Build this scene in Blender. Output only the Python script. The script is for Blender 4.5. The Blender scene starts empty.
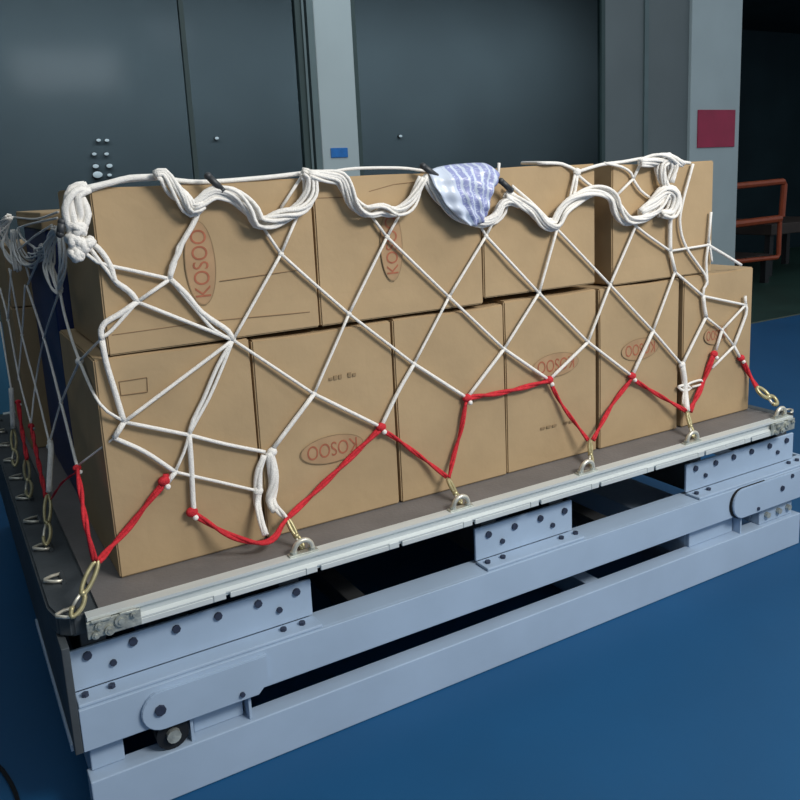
import bpy, bmesh, math, random, json
from mathutils import Vector, Matrix
random.seed(7)
scene = bpy.context.scene
COL = scene.collection
# world coordinates (metres): X along the long edge of the pallet, Y to the back, Z up, origin at the near left top corner of the pallet
D = json.loads('''{"net_front":[[0.008,[[0.1272,0.147,0.8607],[0.1477,0.147,0.8426],[0.1631,0.147,0.8175],[0.1737,0.147,0.7878],[0.1776,0.147,0.7609],[0.199,0.147,0.7417],[0.2159,0.147,0.7227],[0.2235,0.147,0.7046]]],[0.006,[[0.1298,0.147,0.844],[0.1485,0.147,0.8093],[0.164,0.147,0.7839],[0.1814,0.147,0.7532],[0.2049,0.147,0.7313],[0.2235,0.147,0.7046]]],[0.0055,[[0.1078,0.147,0.8481],[0.1417,0.147,0.8099],[0.2154,0.147,0.7839],[0.3093,0.147,0.7526]]],[0.006,[[0.2235,0.147,0.7046],[0.3093,0.147,0.7526]]],[0.006,[[0.2235,0.147,0.7046],[0.4562,0.147,0.5775]]],[0.0085,[[0.3093,0.147,0.7526],[0.3453,0.147,0.711],[0.379,0.147,0.661],[0.4202,0.147,0.6247],[0.445,0.147,0.603],[0.4562,0.147,0.5775]]],[0.0055,[[0.3093,0.147,0.7526],[0.3577,0.147,0.6816],[0.4083,0.147,0.6105],[0.4562,0.147,0.5775]]],[0.0085,[[0.3093,0.147,0.7526],[0.3175,0.147,0.7843],[0.3383,0.147,0.8173],[0.348,0.147,0.8389],[0.3772,0.147,0.8789],[0.3957,0.147,0.9124],[0.4012,0.147,0.9418]]],[0.0055,[[0.3093,0.147,0.7526],[0.3254,0.147,0.7885],[0.3371,0.147,0.8298],[0.3625,0.147,0.8576],[0.3892,0.147,0.898]]],[0.0085,[[0.2235,0.147,0.7046],[0.1754,0.147,0.6782],[0.1458,0.147,0.6647],[0.1322,0.147,0.6469],[0.1317,0.147,0.6224]]],[0.0085,[[0.1317,0.147,0.6224],[0.1348,0.147,0.5675],[0.1473,0.147,0.4901],[0.1601,0.147,0.4111]]],[0.0055,[[0.2235,0.147,0.7046],[0.1574,0.147,0.6435],[0.1348,0.147,0.6293]]],[0.006,[[0.1601,0.147,0.4111],[0.4562,0.147,0.5775]]],[0.006,[[0.1601,0.147,0.4111],[0.3167,0.147,0.3461]]],[0.0085,[[0.1601,0.147,0.4111],[0.1321,0.147,0.3753]]],[0.007,[[0.1321,0.147,0.3753],[0.2021,0.147,0.3242],[0.2712,0.147,0.2555]]],[0.0065,[[0.4562,0.147,0.5775],[0.4102,0.147,0.5175],[0.362,0.147,0.4318],[0.331,0.147,0.3837],[0.3167,0.147,0.3461]]],[0.0055,[[0.4562,0.147,0.5775],[0.42,0.147,0.508],[0.3782,0.147,0.4343],[0.3444,0.147,0.3866],[0.3167,0.147,0.3461]]],[0.005,[[0.3167,0.147,0.3461],[0.2994,0.147,0.3036],[0.2712,0.147,0.2555]]],[0.0085,[[0.3167,0.147,0.3461],[0.3153,0.147,0.2784],[0.3098,0.147,0.1693],[0.3095,0.147,0.1387]]],[0.008,[[0.2712,0.147,0.2555],[0.2508,0.147,0.2329]]],[0.006,[[0.3167,0.147,0.3461],[0.4091,0.147,0.3026],[0.5178,0.147,0.2574]]],[0.005,[[0.2712,0.147,0.2555],[0.3728,0.147,0.2074],[0.4885,0.147,0.1517]]],[0.005,[[0.4562,0.147,0.5775],[0.6081,0.147,0.7895]]],[0.005,[[0.6081,0.147,0.7895],[0.5613,0.147,0.8665]]],[0.005,[[0.6081,0.147,0.7895],[0.6615,0.147,0.8836]]],[0.005,[[0.6081,0.147,0.7895],[0.6863,0.147,0.7122],[0.7979,0.147,0.6049]]],[0.005,[[0.618,0.147,0.9098],[0.6843,0.147,0.99]]],[0.005,[[0.4562,0.147,0.5775],[0.6743,0.147,0.3938]]],[0.005,[[0.7979,0.147,0.6049],[0.6743,0.147,0.3938]]],[0.0075,[[0.6743,0.147,0.3938],[0.5383,0.147,0.2588]]],[0.006,[[0.6743,0.147,0.3938],[0.8799,0.147,0.2578]]],[0.005,[[0.9329,0.147,0.8105],[0.8792,0.147,0.8812]]],[0.005,[[0.9329,0.147,0.8105],[0.9792,0.147,0.8724]]],[0.005,[[0.9329,0.147,0.8105],[0.7979,0.147,0.6049]]],[0.005,[[0.9329,0.147,0.8105],[1.1359,0.147,0.6156]]],[0.005,[[0.7979,0.147,0.6049],[1.0027,0.147,0.4291]]],[0.005,[[1.1359,0.147,0.6156],[1.0027,0.147,0.4291]]],[0.007,[[1.0027,0.147,0.4291],[0.9433,0.147,0.3533],[0.8799,0.147,0.2578]]],[0.0065,[[1.0027,0.147,0.4291],[1.1889,0.147,0.2918]]],[0.0052,[[1.1359,0.147,0.6156],[1.2791,0.147,0.7879]]],[0.0052,[[1.1359,0.147,0.6156],[1.337,0.147,0.4266]]],[0.0052,[[1.2791,0.147,0.7879],[1.2508,0.147,0.8322]]],[0.0052,[[1.2791,0.147,0.7879],[1.3229,0.147,0.8518]]],[0.0055,[[1.2791,0.147,0.7879],[1.4827,0.147,0.5901]]],[0.0065,[[1.337,0.147,0.4266],[1.1889,0.147,0.2918]]],[0.0065,[[1.337,0.147,0.4266],[1.5193,0.147,0.2954]]],[0.0055,[[1.4827,0.147,0.5901],[1.337,0.147,0.4266]]],[0.0055,[[1.4827,0.147,0.5901],[1.692,0.147,0.3998]]],[0.0055,[[1.4827,0.147,0.5901],[1.5611,0.147,0.7897]]],[0.0065,[[1.692,0.147,0.3998],[1.5193,0.147,0.2954]]],[0.006,[[1.692,0.147,0.3998],[1.8993,0.147,0.2477]]],[0.0055,[[1.5611,0.147,0.7897],[1.7929,0.147,0.584]]],[0.0055,[[1.7929,0.147,0.584],[1.692,0.147,0.3998]]],[0.0055,[[1.7929,0.147,0.584],[1.9043,0.147,0.7625],[1.9323,0.147,0.8152]]],[0.0055,[[1.7929,0.147,0.584],[2.0016,0.147,0.3967]]],[0.0075,[[2.0016,0.147,0.3967],[1.8993,0.147,0.2477]]],[0.0055,[[2.0016,0.147,0.3967],[2.1094,0.147,0.5982]]],[0.006,[[2.0016,0.147,0.3967],[2.1547,0.147,0.2483]]],[0.008,[[2.1094,0.147,0.5982],[2.0822,0.147,0.6759]]],[0.009,[[2.0822,0.147,0.6759],[2.0804,0.147,0.7573],[2.0837,0.147,0.8375]]],[0.0055,[[2.0822,0.147,0.6759],[1.962,0.147,0.7447],[1.8851,0.147,0.7944]]],[0.005,[[2.0822,0.147,0.6759],[2.281,0.147,0.6815]]],[0.006,[[2.1094,0.147,0.5982],[2.2604,0.147,0.4945]]],[0.0055,[[2.2604,0.147,0.4945],[2.5032,0.147,0.4326]]],[0.006,[[2.1921,0.147,0.9755],[2.1395,0.147,0.8345],[2.131,0.147,0.7644],[2.1642,0.147,0.6835],[2.2686,0.147,0.5719],[2.2808,0.147,0.5335]]],[0.006,[[2.2929,0.147,0.8008],[2.281,0.147,0.6815]]],[0.006,[[2.281,0.147,0.6815],[2.2723,0.147,0.6197],[2.2804,0.147,0.5447],[2.2648,0.147,0.524],[2.2604,0.147,0.4945]]],[0.007,[[2.281,0.147,0.6815],[2.3762,0.147,0.6366],[2.4692,0.147,0.5907]]],[0.005,[[2.2857,0.147,0.6994],[2.2986,0.147,0.6432],[2.3051,0.147,0.6168]]],[0.009,[[2.2604,0.147,0.4945],[2.2671,0.147,0.4562],[2.2795,0.147,0.4132]]],[0.0065,[[2.2795,0.147,0.4132],[2.1547,0.147,0.2483]]],[0.0055,[[2.2795,0.147,0.4132],[2.3711,0.147,0.3517]]],[0.0055,[[2.3711,0.147,0.3517],[2.4432,0.147,0.2792]]],[0.007,[[2.4985,0.147,0.4683],[2.5032,0.147,0.4326]]],[0.007,[[2.5032,0.147,0.4326],[2.5079,0.147,0.3968],[2.4432,0.147,0.2792]]],[0.0055,[[2.5032,0.147,0.4326],[2.3711,0.147,0.3517]]],[0.0065,[[2.3711,0.147,0.3517],[2.3401,0.147,0.2783]]],[0.006,[[2.4432,0.147,0.2792],[2.3201,0.147,0.2111]]],[0.007,[[2.4432,0.147,0.2792],[2.4809,0.147,0.226]]],[0.013,[[2.1547,0.147,0.2483],[2.1668,0.147,0.1968],[2.1736,0.147,0.1418],[2.1431,0.1099,0.0819]]],[0.005,[[2.1624,0.147,0.1591],[2.1999,0.147,0.1721],[2.2601,0.147,0.1738],[2.2662,0.147,0.1572],[2.2112,0.147,0.1548]]],[0.006,[[2.1355,0.147,0.1675],[2.1681,0.147,0.1466],[2.2059,0.147,0.1518],[2.1675,0.147,0.1698],[2.1355,0.147,0.1675]]],[0.006,[[2.1682,0.147,0.1427],[2.1487,0.1338,0.1065],[2.1477,0.1092,0.0812]]],[0.009,[[0.1328,0.15,0.981],[0.1926,0.15,0.9922],[0.2399,0.15,1.002],[0.2992,0.15,1.0021]]],[0.007,[[0.1328,0.155,0.9741],[0.2171,0.155,0.996],[0.305,0.155,0.9997]]],[0.007,[[0.3135,0.16,0.9995],[0.4119,0.16,0.9858],[0.5712,0.16,0.9895],[0.6992,0.16,0.9977],[0.7375,0.16,0.999]]],[0.005,[[0.7732,0.16,0.9978],[0.8501,0.16,1.0046],[0.994,0.16,1.0012],[1.0775,0.16,0.99]]],[0.0055,[[1.3375,0.15,1.0045],[1.3303,0.147,0.9659]]],[0.006,[[1.3559,0.147,0.9318],[1.452,0.147,0.8658],[1.5611,0.147,0.7897]]],[0.006,[[1.3829,0.147,0.9337],[1.4682,0.147,0.8711],[1.5611,0.147,0.7897]]],[0.0065,[[1.5456,0.3,1.0051],[1.5058,0.16,1.0],[1.5962,0.16,0.9941],[1.6478,0.147,0.9699]]],[0.0065,[[1.6477,0.147,0.9667],[1.7477,0.147,0.9858],[1.8597,0.16,0.9928],[2.0012,0.16,1.0021],[2.1917,0.16,0.9796]]],[0.007,[[1.6477,0.147,0.9604],[1.6387,0.147,0.9098],[1.6212,0.147,0.8692]]],[0.006,[[1.6562,0.147,0.9537],[1.6906,0.147,0.93],[1.7343,0.147,0.9055]]],[0.005,[[1.6392,0.147,0.9607],[1.6172,0.147,0.8917],[1.5998,0.147,0.848]]],[0.0055,[[1.7655,0.147,0.9917],[1.8468,0.147,0.9762],[1.8885,0.147,0.955],[1.898,0.147,0.9347]]],[0.006,[[1.9351,0.147,0.9866],[1.898,0.147,0.9347]]],[0.0055,[[1.898,0.147,0.9347],[1.8197,0.147,0.8818]]],[0.006,[[1.898,0.147,0.9347],[1.9314,0.147,0.8965],[1.9797,0.147,0.8671]]],[0.006,[[1.2249,0.147,0.8308],[1.2765,0.147,0.8214],[1.3221,0.147,0.8275],[1.3536,0.147,0.853],[1.3621,0.147,0.88]]]],"knots":[[0.009,0.2235,0.147,0.7046],[0.009,0.3093,0.147,0.7526],[0.009,0.4562,0.147,0.5775],[0.009,0.1601,0.147,0.4111],[0.009,0.3167,0.147,0.3461],[0.009,0.2712,0.147,0.2555],[0.009,0.6081,0.147,0.7895],[0.009,0.9329,0.147,0.8105],[0.009,0.7979,0.147,0.6049],[0.009,1.1359,0.147,0.6156],[0.009,0.6743,0.147,0.3938],[0.009,1.0027,0.147,0.4291],[0.009,1.2791,0.147,0.7879],[0.009,1.337,0.147,0.4266],[0.009,1.4827,0.147,0.5901],[0.009,1.692,0.147,0.3998],[0.009,1.5611,0.147,0.7897],[0.009,1.7929,0.147,0.584],[0.009,2.0016,0.147,0.3967],[0.009,2.1094,0.147,0.5982],[0.009,2.0822,0.147,0.6759],[0.009,2.2604,0.147,0.4945],[0.009,2.5032,0.147,0.4326],[0.009,2.281,0.147,0.6815],[0.009,2.3711,0.147,0.3517],[0.009,2.4432,0.147,0.2792],[0.009,2.2795,0.147,0.4132],[0.016,0.5378,0.147,0.2531],[0.016,0.4885,0.147,0.1517],[0.016,1.6477,0.147,0.9667],[0.016,2.1547,0.147,0.2483]],"bundles":[[6,0.015,0.0075,2,[[0.294,0.128,1.004],[0.3136,0.128,1.008],[0.3326,0.128,0.9811],[0.3541,0.128,0.9513],[0.3756,0.128,0.9186],[0.4044,0.128,0.9292]]],[7,0.018,0.007,4,[[0.3761,0.128,0.9234],[0.4056,0.128,0.9414],[0.4353,0.128,0.9595],[0.4813,0.128,0.9524],[0.5084,0.128,0.9311],[0.5302,0.128,0.9046],[0.5442,0.128,0.8783],[0.5714,0.128,0.8765],[0.6114,0.128,0.8895],[0.6547,0.128,0.8999],[0.682,0.128,0.9193],[0.699,0.128,0.9524],[0.6958,0.128,0.9864],[0.6766,0.128,0.9974]]],[7,0.016,0.007,4,[[0.6935,0.128,0.9942],[0.7337,0.128,0.9876],[0.7866,0.128,0.9803],[0.8085,0.128,0.9474],[0.8273,0.128,0.9088],[0.8631,0.128,0.885],[0.9109,0.128,0.8905],[0.9522,0.128,0.8798],[0.9959,0.128,0.8969],[1.0277,0.128,0.9318],[1.0498,0.128,0.9701]]],[5,0.015,0.0075,3,[[1.0534,0.128,0.9756],[1.0854,0.128,0.9348],[1.1384,0.128,0.8804],[1.2011,0.128,0.8416],[1.2592,0.128,0.8289],[1.3047,0.128,0.847],[1.3285,0.128,0.8817],[1.3631,0.128,0.8889],[1.3976,0.128,0.878]]],[7,0.017,0.008,5,[[1.3406,0.128,0.9051],[1.3977,0.128,0.881],[1.4483,0.128,0.8568],[1.4958,0.128,0.8165],[1.5407,0.128,0.8042],[1.5662,0.128,0.8437],[1.6,0.128,0.8702],[1.6641,0.128,0.8924],[1.7294,0.128,0.8957],[1.7784,0.128,0.877],[1.8056,0.128,0.8362],[1.8471,0.128,0.8004],[1.9032,0.128,0.7969],[1.9602,0.128,0.8103],[2.0033,0.128,0.8384],[2.0367,0.128,0.8845]]],[5,0.02,0.009,2,[[1.9124,0.128,0.8199],[1.974,0.128,0.8502],[2.0269,0.128,0.885],[2.0766,0.128,0.8689],[2.0629,0.128,0.8144],[2.0087,0.128,0.8108]]],[4,0.014,0.008,2,[[2.0464,0.128,0.8909],[2.0162,0.128,0.9329],[2.0105,0.128,0.9768],[2.0442,0.128,0.996],[2.0695,0.128,0.9648],[2.0557,0.128,0.9178]]],[5,0.016,0.008,2,[[1.9105,0.128,0.9865],[1.9813,0.128,0.9944],[2.0442,0.128,0.996],[2.1139,0.128,0.9805]]]],"braids":[[4,0.01,0.009,3,[[0.5292,0.147,0.255],[0.5345,0.147,0.2135],[0.5364,0.147,0.1666],[0.5227,0.145,0.1179],[0.5267,0.1227,0.095]]],[3,0.008,0.006,3,[[0.5142,0.147,0.2495],[0.496,0.147,0.2048],[0.4887,0.147,0.1546],[0.4823,0.1458,0.1188],[0.4775,0.1106,0.0827],[0.4772,0.0794,0.0507]]],[2,0.006,0.005,3,[[0.5254,0.1445,0.1174],[0.5321,0.1217,0.094],[0.5505,0.1,0.0675]]]],"corner":[[3,0.013,0.0085,2,[[0.0958,0.12,0.8938],[0.0888,0.12,0.9261],[0.0898,0.12,0.9531],[0.1059,0.12,0.9794],[0.1314,0.125,0.9851]]],[3,0.012,0.0085,2,[[0.1139,0.125,0.8925],[0.1242,0.125,0.9239],[0.1165,0.125,0.9518],[0.1145,0.125,0.9723],[0.1379,0.125,0.9848]]]],"corner_knots":[[0.028,0.1028,0.125,0.8909],[0.026,0.093,0.125,0.8641],[0.024,0.1094,0.125,0.8536],[0.022,0.0938,0.125,0.834],[0.018,0.1231,0.125,0.8571]],"net_left":[[0.00456,[[0.095,0.4903,0.7126],[0.095,0.4433,0.6406],[0.095,0.2918,0.5522],[0.1092,0.147,0.4665],[0.158,0.147,0.4141]]],[0.0038,[[0.095,0.2918,0.5522],[0.1348,0.147,0.6293]]],[0.003,[[0.0533,0.2642,0.2867],[0.1321,0.147,0.3753]]],[0.0038,[[0.095,0.5104,0.7108],[0.095,1.0284,0.5099],[0.0671,1.1858,0.3409],[0.0294,1.1583,0.1933]]],[0.00475,[[0.0847,1.241,0.6681],[0.095,1.0284,0.5099],[0.0756,0.6249,0.374],[0.0533,0.2642,0.2867]]],[0.0038,[[0.095,0.2918,0.5522],[0.0756,0.6249,0.374],[0.0413,0.7209,0.2399]]],[0.0038,[[0.0473,1.391,0.7255],[0.0563,1.355,0.481],[0.0595,1.123,0.3111],[0.0402,0.7387,0.2356]]],[0.0038,[[0.0804,1.2585,0.6707],[0.0563,1.355,0.481],[0.025,1.3976,0.3086]]],[0.0038,[[0.02,1.5661,0.6403],[0.0257,1.4773,0.526],[0.0284,1.3857,0.3179],[0.0294,1.1583,0.1933]]],[0.0038,[[0.02,1.8442,0.4745],[0.0039,1.4961,0.2622]]],[0.0038,[[0.0515,1.3738,0.7189],[0.0257,1.4773,0.526]]],[0.01,[[0.0413,0.7209,0.2399],[0.0357,0.6761,0.218],[0.0238,0.6495,0.1714],[0.0098,0.6139,0.1165]]],[0.01,[[0.0039,1.4961,0.2622],[-0.0015,1.4906,0.1969],[-0.0097,1.4872,0.1074]]],[0.0038,[[0.1,2.0869,0.8861],[0.1,1.697,0.9029],[0.1,0.8833,0.9049],[0.1,0.3728,0.9288]]],[0.0038,[[0.0823,1.2506,0.8706],[0.095,0.9894,0.888],[0.095,0.3668,0.9139]]],[0.00456,[[0.0823,1.2506,0.8706],[0.0884,1.2264,0.8363],[0.095,0.9401,0.8133],[0.095,0.8292,0.7997]]],[0.0038,[[0.0753,1.279,0.7935],[0.095,0.8968,0.8525],[0.095,0.4769,0.8942]]],[0.00494,[[0.095,0.8292,0.7997],[0.095,0.632,0.8377],[0.095,0.4557,0.8761]]],[0.00456,[[0.0689,1.3046,0.7752],[0.0854,1.2383,0.7527],[0.0936,1.2057,0.6911]]],[0.00456,[[0.095,0.836,0.7932],[0.095,1.0529,0.7359],[0.0877,1.2291,0.6758]]],[0.0038,[[0.0854,1.2383,0.7527],[0.095,1.105,0.7392],[0.095,0.8428,0.7867]]]],"bundles_left":[[5,0.016,0.0048,3,[[0.0651,1.3197,0.9123],[0.0499,1.3805,0.8807],[0.0428,1.4087,0.8339],[0.0504,1.3785,0.7839],[0.0638,1.3249,0.7461],[0.0683,1.3067,0.7182]]],[5,0.018,0.0045,3,[[0.0723,1.2906,0.8634],[0.0698,1.3009,0.8107],[0.0821,1.2518,0.7662],[0.095,1.1418,0.7573],[0.095,0.881,0.7971],[0.095,0.6829,0.83]]],[4,0.015,0.0045,2,[[0.095,0.4269,0.8873],[0.095,0.5729,0.8344],[0.095,0.6266,0.7781],[0.095,0.5509,0.7296],[0.095,0.4851,0.7185]]],[3,0.01,0.0045,2,[[0.095,0.3719,0.8885],[0.095,0.3417,0.8437],[0.095,0.3671,0.7938],[0.095,0.4799,0.7244]]]],"knots_left":[[0.007,0.095,1.0284,0.5099],[0.007,0.0756,0.6249,0.374],[0.007,0.0563,1.355,0.481],[0.007,0.0591,1.1494,0.3095],[0.007,0.0257,1.4773,0.526],[0.012,0.095,0.2918,0.5522],[0.012,0.0382,0.7083,0.2279],[0.012,0.095,0.5078,0.7138]],"straps":[[0.00903,[[0.2479,0.147,0.2553],[0.2377,0.147,0.2306],[0.201,0.147,0.1959],[0.1449,0.147,0.1398],[0.094,0.1324,0.105],[0.0474,0.06,0.1043]]],[0.00903,[[0.2988,0.147,0.1386],[0.3327,0.1358,0.1085],[0.3736,0.1035,0.0754],[0.4136,0.0816,0.0529],[0.4597,0.0664,0.0374],[0.4989,0.0711,0.0421],[0.544,0.0981,0.0698],[0.6411,0.1346,0.1073],[0.7558,0.147,0.1736],[0.8727,0.147,0.25]]],[0.0073100000000000005,[[0.8827,0.147,0.248],[0.935,0.147,0.2066],[1.026,0.147,0.1241],[1.0861,0.12,0.0634]]],[0.0077399999999999995,[[1.0933,0.12,0.0585],[1.1314,0.1451,0.1181],[1.1622,0.147,0.193],[1.1846,0.147,0.2796]]],[0.00903,[[1.1889,0.147,0.2918],[1.3368,0.147,0.2857],[1.515,0.147,0.2927]]],[0.0073100000000000005,[[1.5235,0.147,0.2878],[1.5743,0.147,0.1996],[1.6558,0.11,0.0691]]],[0.00817,[[1.6786,0.11,0.0645],[1.8031,0.147,0.1583],[1.8945,0.147,0.2338]]],[0.00817,[[1.9093,0.147,0.2314],[2.0155,0.147,0.1652],[2.1385,0.1105,0.0826]]],[0.010750000000000001,[[2.1569,0.1078,0.0798],[2.2663,0.147,0.1533],[2.324,0.147,0.2573]]],[0.00989,[[2.4867,0.147,0.2292],[2.5318,0.147,0.1618],[2.5325,0.1,0.1016]]]],"straps_left":[[0.0073100000000000005,[[0.0527,0.2624,0.2847],[0.0403,0.1454,0.2358],[0.0303,0.0433,0.1967],[0.041,0.06,0.1087]]],[0.0073100000000000005,[[0.0287,1.155,0.1905],[0.0148,0.8964,0.1363],[0.0031,0.6522,0.0903]]],[0.0077399999999999995,[[0.0145,1.3911,0.2308],[0.008,1.302,0.1407],[-0.0004,1.1371,0.0767]]],[0.00344,[[0.0478,0.2767,0.2654],[0.0298,0.4332,0.1948],[0.0083,0.5653,0.1107]]]],"wraps":[[0.016,0.241,0.147,0.2379],[0.016,0.304,0.147,0.1373],[0.016,0.8799,0.147,0.2578],[0.016,1.1889,0.147,0.2918],[0.016,1.5193,0.147,0.2954],[0.016,1.8993,0.147,0.2477],[0.016,2.3294,0.147,0.2643],[0.016,2.4869,0.147,0.2251],[0.011,0.0522,0.2606,0.2826],[0.011,0.028,1.1517,0.1878],[0.011,0.014,1.3907,0.2271]],"hooks":[[[0.0455,0.06,0.1074],[-0.03,0.0134,0.0075],1],
[[0.5481,0.1,0.0739],[0.564,0.04,0.0013],1],
[[1.0895,0.12,0.0561],[1.0844,0.045,0.0001],1],
[[1.6649,0.11,0.0637],[1.6083,0.045,0.0083],1],
[[2.1401,0.1072,0.0792],[2.1015,0.045,0.0062],1],
[[2.5262,0.1,0.1067],[2.5754,0.045,0.0448],1],
[[0.0068,0.6234,0.1049],[-0.03,0.455,0.02],0.9],
[[-0.0027,1.1573,0.0679],[-0.035,0.7682,0.0624],0.9],
[[-0.0106,1.489,0.0991],[-0.035,1.2468,0.0274],0.9]],"clips":[[[0.4213,0.12,0.999],[0.4537,0.12,0.9635]],
[[1.0465,0.12,1.0035],[1.089,0.12,0.974]],
[[1.3207,0.12,0.9506],[1.3578,0.12,0.9222]],
[[0.0717,0.12,0.9091],[0.0642,0.12,0.8824]]],"cam":{"pos":[-0.20643807269817108,-1.8975180038350523,0.9576182593153242],"M":[[0.8631716848273425,0.1380426804959707,-0.48567361558336086],[-0.5025863662324169,0.14271784658481526,-0.852665562071958],[-0.04838994719589794,0.9800897074389061,0.19256837326699763]],"f":816.8560040498329,"cy":344.1013153879246},"bag":[[[1.0624,0.125,0.9892],[1.0733,0.098,0.9404],[1.1145,0.092,0.8818],[1.1775,0.1,0.8289]],
[[1.1239,0.14,1.0019],[1.1395,0.098,0.9658],[1.1774,0.09,0.9127],[1.201,0.098,0.8244]],
[[1.1942,0.15,1.0073],[1.2047,0.105,0.9807],[1.2221,0.092,0.9279],[1.2317,0.1,0.8312]],
[[1.2814,0.15,1.0062],[1.2811,0.115,0.99],[1.2796,0.1,0.9488],[1.2545,0.105,0.8562]],
[[1.3144,0.135,0.9868],[1.3138,0.12,0.9686],[1.298,0.11,0.9424],[1.2626,0.11,0.8793]]],"lamps":[[1.326,6.1,1.489],[1.401,6.1,1.487],[1.273,6.1,1.365],[1.383,6.1,1.363],[1.273,6.1,1.254],[1.397,6.1,1.254],[1.282,6.1,1.177],[1.388,6.1,1.169],[2.458,6.1,1.49],[4.582,6.1,1.481]]}''')

# ---------------------------------------------------------------- materials
def s2l(c):
    c = c / 255
    return c / 12.92 if c <= .04045 else ((c + .055) / 1.055) ** 2.4
def rgb(r, g, b): return (s2l(r), s2l(g), s2l(b), 1)
def mat(name, col, rough=.6, metal=0, var=.08, scale=8, bump=0, bscale=60, spec=.5, stretch=(1, 1, 1), col2=None):
    m = bpy.data.materials.new(name); m.use_nodes = True
    nt = m.node_tree; N = nt.nodes; Lk = nt.links
    bs = N['Principled BSDF']
    bs.inputs['Roughness'].default_value = rough; bs.inputs['Metallic'].default_value = metal
    bs.inputs['Specular IOR Level'].default_value = spec
    tc = N.new('ShaderNodeTexCoord'); mp = N.new('ShaderNodeMapping'); mp.inputs['Scale'].default_value = stretch
    Lk.new(tc.outputs['Object'], mp.inputs['Vector'])
    nz = N.new('ShaderNodeTexNoise'); nz.inputs['Scale'].default_value = scale; nz.inputs['Detail'].default_value = 5
    Lk.new(mp.outputs['Vector'], nz.inputs['Vector'])
    rp = N.new('ShaderNodeValToRGB')
    c = col; d = col2 or tuple(x * (1 - 2 * var) for x in c[:3]) + (1,)
    hi = tuple(min(1, x * (1 + var)) for x in c[:3]) + (1,)
    rp.color_ramp.elements[0].position = .3; rp.color_ramp.elements[0].color = d
    rp.color_ramp.elements[1].position = .7; rp.color_ramp.elements[1].color = hi
    Lk.new(nz.outputs['Fac'], rp.inputs['Fac']); Lk.new(rp.outputs['Color'], bs.inputs['Base Color'])
    if bump:
        n2 = N.new('ShaderNodeTexNoise'); n2.inputs['Scale'].default_value = bscale; n2.inputs['Detail'].default_value = 4
        Lk.new(mp.outputs['Vector'], n2.inputs['Vector'])
        bp = N.new('ShaderNodeBump'); bp.inputs['Strength'].default_value = bump; bp.inputs['Distance'].default_value = .01
        Lk.new(n2.outputs['Fac'], bp.inputs['Height']); Lk.new(bp.outputs['Normal'], bs.inputs['Normal'])
    return m
M_CARD = mat('cardboard', rgb(178, 153, 118), .8, var=.05, scale=5, bump=.15, bscale=25, spec=.25)
M_CARD2 = mat('cardboard_edge', rgb(142, 118, 90), .85, var=.08, scale=8, spec=.2)
M_TAPE = mat('packing_tape', rgb(182, 155, 112), .35, var=.04, scale=9)
M_BLUEBOX = mat('blue_plastic', rgb(24, 44, 96), .45, var=.12, scale=4)
M_INK = mat('brown_ink', rgb(148, 126, 96), .8, var=.1, scale=30, spec=.2)
M_REDINK = mat('red_ink', rgb(168, 104, 80), .8, var=.12, scale=60, spec=.2)
M_TINT = mat('red_tint', rgb(174, 143, 110), .8, var=.06, scale=20, spec=.2)
M_ROPE = mat('white_rope', rgb(251, 247, 240), .75, var=.04, scale=150, bump=.5, bscale=350, spec=.3)
M_RED = mat('red_webbing', rgb(214, 48, 58), .65, var=.14, scale=90, bump=.5, bscale=300, spec=.3)
M_ALU = mat('aluminium', rgb(222, 228, 226), .45, .25, var=.06, scale=6, bump=.05, stretch=(.3, 3, 3))
M_CAST = mat('cast_aluminium', rgb(186, 190, 182), .45, .5, var=.16, scale=35, bump=.3, bscale=70)
M_SIDE = mat('weathered_side_rail', rgb(74, 80, 84), .6, .2, var=.12, scale=9, bump=.1)  # darker grey than the front and back rails
M_DECK = mat('deck_coating', rgb(116, 112, 110), .62, 0, var=.08, scale=7, bump=.15, bscale=90)
M_ZINC = mat('yellow_zinc', rgb(190, 180, 138), .36, .55, var=.14, scale=40)
M_GALV = mat('galvanised_ring', rgb(226, 222, 206), .35, .5, var=.1, scale=40)
M_DARKMETAL = mat('dark_metal', rgb(72, 74, 76), .5, .4, var=.1, scale=30)
M_PAINT = mat('blue_grey_paint', rgb(164, 184, 206), .5, 0, var=.04, scale=4, bump=.04, bscale=30)
M_BOLT = mat('bolt_steel', rgb(58, 66, 86), .5, .3, var=.12, scale=60)
M_BLACK = mat('black_rubber', rgb(20, 22, 26), .6, 0, var=.1, scale=20)  # also colours the shadow shape behind the right end plate
M_FLOOR = mat('blue_epoxy_floor', rgb(16, 78, 122), .5, 0, var=.08, scale=1.1, bump=.03, bscale=40, spec=.35)
M_GREEN = mat('green_walkway', rgb(36, 62, 54), .5, 0, var=.1, scale=2, spec=.35)
M_LINE = mat('walkway_line', rgb(90, 96, 82), .6, var=.1, scale=9)
M_PILLAR = mat('pillar_paint', rgb(176, 190, 192), .6, 0, var=.03, scale=2)
M_SLATE = mat('slate_wall', rgb(62, 80, 90), .7, 0, var=.05, scale=1.2)
M_PANEL = mat('grey_panel', rgb(104, 114, 116), .6, 0, var=.05, scale=1.2)
M_FRAME = mat('window_frame', rgb(96, 114, 116), .5, .2, var=.05, scale=5)
M_SHAD = mat('green_frame', rgb(52, 72, 72), .6, 0, var=.05, scale=5)
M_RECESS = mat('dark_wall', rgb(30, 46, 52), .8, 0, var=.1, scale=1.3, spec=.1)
M_TEAL = mat('teal_wainscot', rgb(34, 92, 124), .6, 0, var=.06, scale=2)
M_HALL = mat('hall_wall', rgb(122, 134, 138), .8, 0, var=.05, scale=1.2)
M_SIGNB = mat('blue_sign', rgb(20, 112, 190), .4, var=.1, scale=20)
M_SIGNR = mat('red_sign', rgb(168, 26, 70), .45, var=.1, scale=4)
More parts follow.
